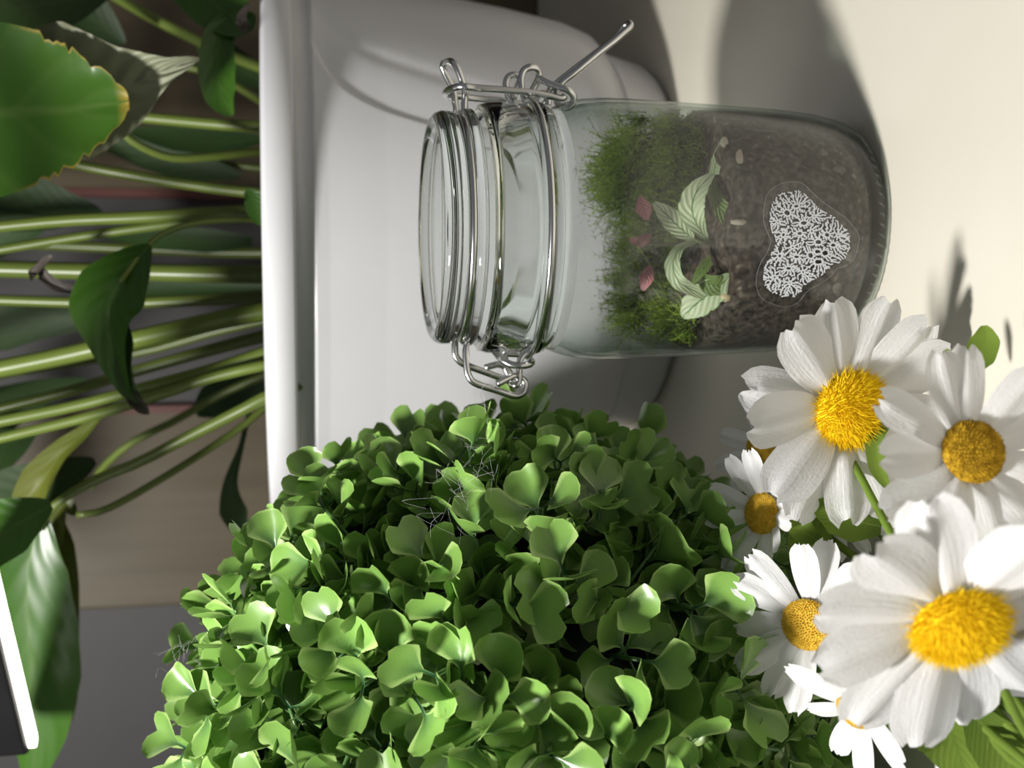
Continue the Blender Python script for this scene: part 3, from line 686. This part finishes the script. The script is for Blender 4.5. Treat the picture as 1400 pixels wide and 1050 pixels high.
jleaf(fit, [(960,382),(975,390),(990,388),(1000,380)], (-.033,-.0345,-.035,-.035), [8,15,12,3], (-.2,-1,.2), 'fitdark', cup=.1, nu=14)
pb = P(905, 335, JY-.002); pb.z = soil_top(pb.x-JC.x, pb.y-JC.y)-.002
pk = thing('pink_fittonia', 'little pink veined plant in the moss behind the pale leaves', 'plant', pb)
obj('stem', *tube(catmull([pb, P(893,333,JY-.006), P(880,328,JY-.010)], 10), .0007, 6), MT['stem'], pk, lv=[(.5,.5,.5)]*60)
for (x, y, a, L, hw) in ((880,285,.3,34,12),(880,328,2.4,24,9),(884,380,-.3,36,11),(870,330,1.2,20,6)):
    dx, dy = math.sin(a)*L/2, math.cos(a)*L/2
    jleaf(pk, [(x-dx,y-dy),(x,y),(x+dx,y+dy)], (-.011,-.013,-.011), [2,hw,2], (.1,-1,.5), 'pink', nu=10)
def blob(name, c, r, m, label, cat, sx=1, sy=1, sz=1, seed=0, group=None):
    v = []; f = []
    for i in range(7):
        th = PI*i/6
        for j in range(10):
            a = 2*PI*j/10; d = Vector((math.sin(th)*math.cos(a), math.sin(th)*math.sin(a), math.cos(th)))
            k = 1+.22*noise.noise(d*1.7+Vector((seed*3.1, 0, 0)))
            v.append(c+Vector((d.x*sx, d.y*sy, d.z*sz))*r*k)
    for i in range(6):
        for j in range(10): f.append((i*10+j, (i+1)*10+j, (i+1)*10+(j+1)%10, i*10+(j+1)%10))
    return tag(obj(name, v, f, MT[m]), label, cat, group)
def on_glass(x, y, back):
    q = jar_hit(x, y); h = Vector((q.x-JC.x, q.y-JC.y, 0)).normalized(); q = q-h*back; return q
blob('pebble', on_glass(996,414,.0037), .0021, 'pebble', 'round cream pebble beside the lowest pale leaf in the jar', 'pebble', seed=1)
blob('bark_chip', on_glass(1013,303,.0022), .0025, 'chip', 'curled whitish bark chip in the soil below the leaves', 'bark chip', .45, .4, 1.2, seed=2)
blob('bark_chip', on_glass(1014,212,.0024), .0036, 'chip', 'long whitish bark chip in the soil under the highest leaf tip', 'bark chip', 1.0, .3, .42, seed=3)
blob('bark_chip', on_glass(993,187,.0024), .0022, 'chip', 'small pale bark chip touching the tip of the highest pale leaf', 'bark chip', .9, .4, .7, seed=5)

for k, (x, y, r_, a_, b_, lb) in enumerate(((1128,206,.0022,1.1,.7,'small grey-brown bark chip in the soil level with the heart sticker'),(1172,352,.0036,.7,1.1,'largest dull bark chip below the point of the heart sticker'),(1150,228,.0026,.8,1.0,'squarish dull bark chip in the soil close to the jar base'),(1148,395,.0030,1.2,.6,'wide flat bark chip between heart sticker and daisy petals'))):
    blob('bark_chip', on_glass(x, y, .0021), r_, 'chipdull', lb, 'bark chip', a_, .22, b_, seed=10+k, group='bark chips low in the jar')
# ================================================================== BOXWOOD BALL
BC = P(700, 995, .432); BR = .128; BC.z = max(BC.z, BR-.004)
ball = thing('boxwood_ball', 'round artificial boxwood ball with glossy green plastic leaves', 'artificial plant', Vector((BC.x, BC.y, 0)))
R = random.Random(21)
def box_leaf(cup, bend, notch, wid, tw):
    v = []; f = []; lv = []; nu, nv = 9, 8
    for i in range(nu):
        s = i/(nu-1)
        k = min(1, max(0, (s-.20)/.60)); wd = wid*(.055+.945*k*k*(3-2*k))
        for j in range(nv+1):
            t = math.sin((j/nv*2-1)*PI/2)
            ye = .66+.34*math.sqrt(max(0, 1-abs(t)**2.3)) - notch*math.exp(-(t/.28)**2)
            y = s*(1+(ye-1)*s)
            v.append(Vector((t*wd*(1-.10*s*s), y, bend*math.sin(y*PI*.8)+cup*t*t*wd - .05*(1-abs(t))*y + tw*t*y*wd + cup*.5*max(0, y-.55)**1.5)))
            lv.append((y*.5+s*.5, t*.5+.5, 0))
    for i in range(nu-1):
        for j in range(nv): a = i*(nv+1)+j; f.append((a, a+1, a+nv+2, a+nv+1))
    return v, f, lv
VAR = [box_leaf(c, b, n_, wd, tw) for c, b, n_, wd, tw in ((.30,.06,.17,.46,.0),(.12,-.08,.14,.48,.1),(.42,.10,.02,.44,-.1),(.18,.02,.22,.50,0),(.30,-.06,.06,.42,.15),(.5,.03,.16,.47,0))]
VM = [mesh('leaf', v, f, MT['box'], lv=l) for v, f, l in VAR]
leaves = []; stems = Acc()
def frame(p, d, up_, sc):
    y = d.normalized(); x = y.cross(up_).normalized(); z = x.cross(y)
    return Matrix(((x.x*sc, y.x*sc, z.x*sc, p.x), (x.y*sc, y.y*sc, z.y*sc, p.y), (x.z*sc, y.z*sc, z.z*sc, p.z), (0,0,0,1)))
NS = 620
for k in range(NS):
    zz = 1-2*(k+.5)/NS; a = k*2.399963; rr = math.sqrt(1-zz*zz)
    n = Vector((rr*math.cos(a), rr*math.sin(a), zz))
    n = (n+Vector((R.gauss(0,.05), R.gauss(0,.05), R.gauss(0,.05)))).normalized()
    top = BR*R.uniform(.84, .955); n2 = (n+Vector((R.gauss(0,.16), R.gauss(0,.16), R.gauss(0,.16)))).normalized()
    p0 = BC+n*BR*.70; p1 = BC+n2*top
    vis = n.dot((CAM-BC).normalized()) > -.35
    if p1.z < .012: continue
    v, f = tube([p0, (p0+p1)/2, p1], [.0011,.0009,.0007], 5); stems.add(v, f, [(.3,.5,R.random())]*len(v))
    ax = (p1-p0).normalized(); s0 = ax.orthogonal().normalized(); ph = R.uniform(0, PI)
    for lev_ in range(4 if vis else 2):
        q = p1 + ax*(-.0085*lev_)
        for sd in range(2):
            an = ph+lev_*PI/2+sd*PI+R.gauss(0,.25); side = (Quaternion(ax, an) @ s0)
            tl = R.uniform(.55,1.25) if lev_ == 0 else R.uniform(.9,1.45)
            d = ax*math.cos(tl)+side*math.sin(tl)
            upn = (ax*math.sin(tl)-side*math.cos(tl)).normalized(); upn = (upn+Vector((R.gauss(0,.3), R.gauss(0,.3), R.gauss(0,.3)))).normalized()
            L = R.uniform(.0170,.0225) if lev_ else R.uniform(.0150,.0215)
            mw = frame(q, d, upn, L); tip = q+d*L
            if min(q.z, tip.z) < .004: continue
            if (tip-JC).to_2d().length < .053 and tip.z < .16: continue
            leaves.append((mw, R.randrange(6), lev_, q+d*L*.6, R.random()))
# the 300 that show largest: in frame, on the camera side, outermost
def score(l):
    c = l[3]; x, y = proj(c)
    if not (-10 < x < 1410 and -10 < y < 1065): return -1
    nrm = (c-BC).normalized(); view = (CAM-c).normalized()
    return nrm.dot(view) + 14*((c-BC).length-BR) + .25/((c-CAM).length/.3)
order = sorted(range(len(leaves)), key=lambda i: -score(leaves[i])); pick = set(order[:300])
rest = Acc()
for i, (mw, vi, lev_, c, rv) in enumerate(leaves):
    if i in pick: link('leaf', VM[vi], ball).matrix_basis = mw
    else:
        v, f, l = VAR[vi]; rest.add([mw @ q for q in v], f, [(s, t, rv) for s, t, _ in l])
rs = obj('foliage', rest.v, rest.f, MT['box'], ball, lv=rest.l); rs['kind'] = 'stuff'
ss = obj('sprig_stems', stems.v, stems.f, MT['box'], ball, lv=stems.l); ss['kind'] = 'stuff'
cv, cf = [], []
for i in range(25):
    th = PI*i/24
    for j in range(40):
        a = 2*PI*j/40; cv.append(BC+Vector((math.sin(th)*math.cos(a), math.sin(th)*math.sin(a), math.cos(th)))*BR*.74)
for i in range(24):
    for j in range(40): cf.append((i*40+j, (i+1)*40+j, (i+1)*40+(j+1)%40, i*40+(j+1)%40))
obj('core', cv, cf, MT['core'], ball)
for o in ball.children:
    if o.name.startswith('leaf'): o.matrix_parent_inverse = ball.matrix_basis.inverted()
# cobweb fibres caught in the leaves
fa = Acc()
for (x, y, n, sp_) in ((640,670,46,.006),(240,900,22,.0035),(655,600,20,.004)):
    d = ray(x, y); t = .25
    t0 = (BC-CAM).dot(d); hit = ((CAM+d*t0)-BC).length < BR*.985
    while hit and ((CAM+d*t)-BC).length > BR*.985: t += .001
    c0 = CAM+d*t if hit else BC+((CAM+d*t0)-BC).normalized()*BR*.97
    for i in range(n):
        a = c0+Vector((R.gauss(0,sp_), R.gauss(0,sp_), R.gauss(0,sp_))); b = a+Vector((R.gauss(0,.004), R.gauss(0,.003), R.gauss(0,.004)))
        v, f = tube(catmull([a, (a+b)/2+Vector((R.gauss(0,.003), 0, R.gauss(0,.003))), b], 7), .00003, 3, caps=False); fa.add(v, f)
cw = obj('cobweb', fa.v, fa.f, MT['fibre'], ball); cw['kind'] = 'stuff'

# ================================================================== DAISIES in a low pot
FP = Vector((-.098, .243, 0))
dpot = obj('flower_pot', *lathe([(.026,0),(.028,.002),(.036,.034),(.0375,.036),(.0375,.041),(.0355,.0415),(.034,.036),(.027,.006)], 64, FP), MT['lowpot'])
tag(dpot, 'low white ceramic pot that holds the artificial daisies', 'flower pot')
def petal_mesh(L, W, groove, curl, notch, seed):
    R = random.Random(seed); nu, nv = 12, 8; v = []; f = []; lv = []
    t3 = [R.uniform(-.045,.03) for _ in range(nv+1)]
    for i in range(nu):
        s = i/(nu-1)
        wd = W/2*(.34+.66*math.sin(min(1, s/.62)*PI/2)); 
        if s > .74: wd *= math.sqrt(max(.12, 1-((s-.74)/.29)**2))
        for j in range(nv+1):
            t = j/nv*2-1
            yy = s*L*(1 + (t3[j] if s > .9 else 0) - (notch*(1-abs(t)) if s > .9 else 0))
            z = groove*W*math.cos(t*PI*2.0)*(.4+.6*s)*.5 - .16*W*t*t*(1-.4*s) + curl*L*(s**2)
            v.append((t*wd, yy, z)); lv.append((s, t*.5+.5, 0))
    for i in range(nu-1):
        for j in range(nv): a = i*(nv+1)+j; f.append((a, a+1, a+nv+2, a+nv+1))
    return mesh('petal', v, f, MT['petal'], lv=lv)
def axis_from(nx, ny, toward=1.0):
    """normal as picture direction (nx right, ny down) plus component towards the camera"""
    return (-FWD*toward + (-UP)*nx + RT*(-ny)).normalized()
def daisy(x, y, Y, nrm, RT_, cr, npet, style, label, seed, elev=.25, a0=0, Wk=.42, skip=(), lens=None, leafdirs=(), curls=(-.12,.10), stemto=None):
    R = random.Random(seed); c = P(x, y, Y); nrm = nrm.normalized()
    base = Vector((FP.x+R.uniform(-.012,.012), FP.y+R.uniform(-.012,.012), .012))
    t = thing('daisy', label, 'flower', base, 'artificial daisies in the low pot')
    e1 = (-UP - nrm*(-UP).dot(nrm)).normalized(); e2 = nrm.cross(e1)   # e1 ~ picture right
    if e2.dot(-RT) < 0: e2 = -e2                                          # e2 ~ picture down
    L = RT_-cr*.55
    PM = [petal_mesh(L, L*Wk*R.uniform(.92,1.08), R.uniform(.05,.12), R.uniform(*curls), R.uniform(0,.07), seed*10+q) for q in range(4)]
    for k in range(npet):
        if k in skip: continue
        a = a0+2*PI*k/npet+R.gauss(0,.07); d2 = e1*math.cos(a)+e2*math.sin(a)
        el = elev+R.gauss(0,.10)+(.10 if k % 2 else -.06); d = d2*math.cos(el)+nrm*math.sin(el)
        p = c+d2*cr*.5-nrm*(.0015+.0012*(k % 2)); sc = R.uniform(.92,1.06)*(lens or {}).get(k, 1)
        mw = frame(p, d, nrm+Vector((R.gauss(0,.12),)*3), sc)
        o = link('petal', PM[k % 4], t); o.matrix_parent_inverse = t.matrix_basis.inverted(); o.matrix_basis = mw
    # centre
    v, f = [], []
    hh = .55 if style == 'fuzz' else .38
    for i in range(9):
        th = PI/2*i/8
        for j in range(28):
            a = 2*PI*j/28; q = e1*math.cos(a)*math.sin(th)+e2*math.sin(a)*math.sin(th)
            k = 1+(.05*noise.noise(q*9) if style != 'fuzz' else 0)
            v.append(c+q*cr*k+nrm*(cr*hh*math.cos(th)*k-.0008))
    for i in range(8):
        for j in range(28): f.append((i*28+j, (i+1)*28+j, (i+1)*28+(j+1)%28, i*28+(j+1)%28))
    f.append(tuple(8*28+j for j in range(28)))
    ce = obj('flower_centre', v, f, MT[style], t)
    fa = Acc(); nf_ = 1100 if style == 'fuzz' else 520
    for i in range(nf_):
        u = (i+.5)/nf_; th = math.acos(1-u*1.0); a = i*2.399963
        q = (e1*math.cos(a)+e2*math.sin(a))*math.sin(th); b = c+q*cr*.96+nrm*(cr*hh*math.cos(th)-.0008)
        dr = (q*1.0+nrm*(.35+math.cos(th))+Vector((R.gauss(0,.22), R.gauss(0,.22), R.gauss(0,.22)))).normalized()
        ln = cr*(R.uniform(.22,.38) if style == 'fuzz' else R.uniform(.05,.13)); wd = cr*(.022 if style == 'fuzz' else .05)
        s = dr.orthogonal().normalized(); s2 = dr.cross(s)
        fa.add([b+s*wd, b-s*.5*wd+s2*.87*wd, b-s*.5*wd-s2*.87*wd, b+dr*ln], [(0,1,3),(1,2,3),(2,0,3)])
    fz = obj('pile', fa.v, fa.f, MT[style], ce, smooth=False); fz['kind'] = 'stuff'
    # calyx + stem
    v, f = tube([c-nrm*.0015, c-nrm*.005, c-nrm*.009], [cr*.55, cr*.5, .0014], 12); obj('calyx', v, f, MT['fab'], t, lv=[(.4,.5,.3)]*len(v))
    mid = c-nrm*.03; mid.z = max(mid.z, .02)
    pts = catmull([c-nrm*.008, c-nrm*.018, mid.lerp(base, .35)+Vector((0,0,.004)), base.lerp(mid, .2)+Vector((0,0,.012)), base], 20)
    v, f = tube(pts, .0013, 8); obj('stem', v, f, MT['fab'], t, lv=[(.3,.5,.4)]*len(v))
    # fabric leaves given as pixel blades
    for (px, Yl, hw, hint, rv) in leafdirs:
        q = [P(a, b, Yl) for a, b in px]; s = pxm(q[0]); v, f, lv = blade(q, [h*s for h in hw], Vector(hint), nu=16, nv=6, cup=.12, fold=.12, jag=.05, jag_from=.1, rv=rv, seed=int(px[0][0]))
        obj('leaf', v, f, MT['fab'], t, lv=lv)
    return t
LB = 'white fabric daisy '
daisy(1163, 560, .325, axis_from(.25,.20), .0385, .0115, 13, 'fuzz', LB+'with fuzzy yellow centre leaning against the glass jar', 1, elev=.22, a0=.15, Wk=.50,
      leafdirs=[([(1235,560),(1208,580),(1196,600),(1200,640),(1215,668)], .322, [3,10,13,12,3], (.2,-1,.4), .7)])
daisy(1332, 617, .262, axis_from(.05,-.22), .0285, .0082, 11, 'disc', LB+'with flat golden disc centre above the largest fuzzy daisy', 2, elev=.12, a0=.30, Wk=.44,
      leafdirs=[([(1325,510),(1338,490),(1346,465),(1345,445)], .29, [4,20,20,4], (.3,-1,.5), .9), ([(1330,520),(1312,502),(1300,490),(1292,478)], .30, [4,14,13,3], (.1,-1,.6), .8)])
daisy(1312, 855, .242, axis_from(.02,.70), .0370, .0108, 12, 'fuzz', LB+'largest bloom with fuzzy yellow centre over dark green leaves', 3, elev=.15, a0=.22, Wk=.54,
      leafdirs=[([(1245,930),(1275,965),(1300,1000),(1320,1060)], .275, [6,40,52,20], (.3,-1,.5), .3), ([(1320,960),(1350,1000),(1385,1040),(1420,1080)], .27, [6,36,46,20], (-.2,-1,.5), .9), ([(1190,930),(1196,950),(1210,980),(1222,1005)], .30, [8,36,34,6], (.2,-1,.4), .1)])
daisy(1103, 855, .316, axis_from(-.62,.10), .0275, .0078, 13, 'disc2', LB+'with orange disc centre lying on the boxwood leaves', 4, elev=.10, a0=.1, Wk=.40, curls=(-.1,.05),
      leafdirs=[([(1120,740),(1100,728),(1090,715),(1082,700)], .335, [6,16,18,4], (.2,-1,.3), .4)])
daisy(1040, 702, .350, axis_from(-1.25,-.15), .0225, .0068, 11, 'disc2', LB+'small and half closed, seen from the side against the boxwood', 5, elev=.38, a0=.2, Wk=.36,
      leafdirs=[([(1150,690),(1130,705),(1100,735),(1088,760)], .345, [8,26,26,6], (.2,-1,.3), .2)])
daisy(1040, 612, .372, axis_from(-1.4,-.3), .0225, .0068, 10, 'disc2', LB+'mostly hidden behind the fuzzy daisy that leans on the jar', 6, elev=.15, a0=.5, Wk=.36)
daisy(1135, 690, .345, axis_from(-.9,.5), .0215, .0062, 11, 'disc2', LB+'small and tucked behind the two fuzzy daisies', 7, elev=.2, a0=.1, Wk=.40,
      leafdirs=[([(1205,720),(1170,712),(1140,700),(1110,690)], .33, [10,30,30,4], (.1,-1,.4), .15)])
daisy(1163, 976, .292, axis_from(-.78,.50,.45), .0225, .0052, 10, 'disc2', LB+'small side-facing bloom at the edge of the dark leaves', 8, elev=.2, a0=.3, Wk=.36)

# ================================================================== LED BAR LAMP
A = P(40, 1012, .58); B0 = P(0, 792, .514); d = (B0-A); d.z = 0; d.normalize()
A.z = A.z; E = A+d*.21
lamp = thing('desk_lamp', 'black bar lamp with a glowing white strip above the boxwood ball', 'lamp', Vector((.40, .47, 0)))
side = Vector((-d.y, d.x, 0)); hw = .0065
def bar(z0, z1, hw_, a, b, rnd_=True):
    pts = []; n = 10
    for i in range(n+1):
        t = PI/2+PI*i/n; pts.append(a+(d*math.cos(t)+side*math.sin(t))*hw_)
    for i in range(n+1):
        t = -PI/2+PI*i/n; pts.append(b+(d*math.cos(t)+side*math.sin(t))*hw_)
    k = len(pts); v = [Vector((p.x, p.y, z0)) for p in pts]+[Vector((p.x, p.y, z1)) for p in pts]
    f = [tuple(range(k-1,-1,-1)), tuple(range(k, 2*k))]+[(i, (i+1)%k, k+(i+1)%k, k+i) for i in range(k)]
    return v, f
bevel(obj('lamp_head', *bar(A.z, A.z+.034, hw, A, E), MT['black'], lamp, smooth=False), .002)
obj('light_strip', *bar(A.z-.003, A.z+.0005, hw*.55, A, E), MT['led'], lamp, smooth=False)
obj('arm', *tube(catmull([E+Vector((0,0,.018)), E+Vector((.03,-.03,.09)), Vector((.22,.43,.50)), Vector((.38,.46,.50)), Vector((.40,.47,.44)), Vector((.40,.47,.1)), Vector((.40,.47,.008))], 40), .007, 12), MT['black'], lamp)
obj('lamp_base', *lathe([(.06,0),(.065,.002),(.065,.010),(.05,.016),(.012,.018)], 48, (.40,.47,0)), MT['black'], lamp)
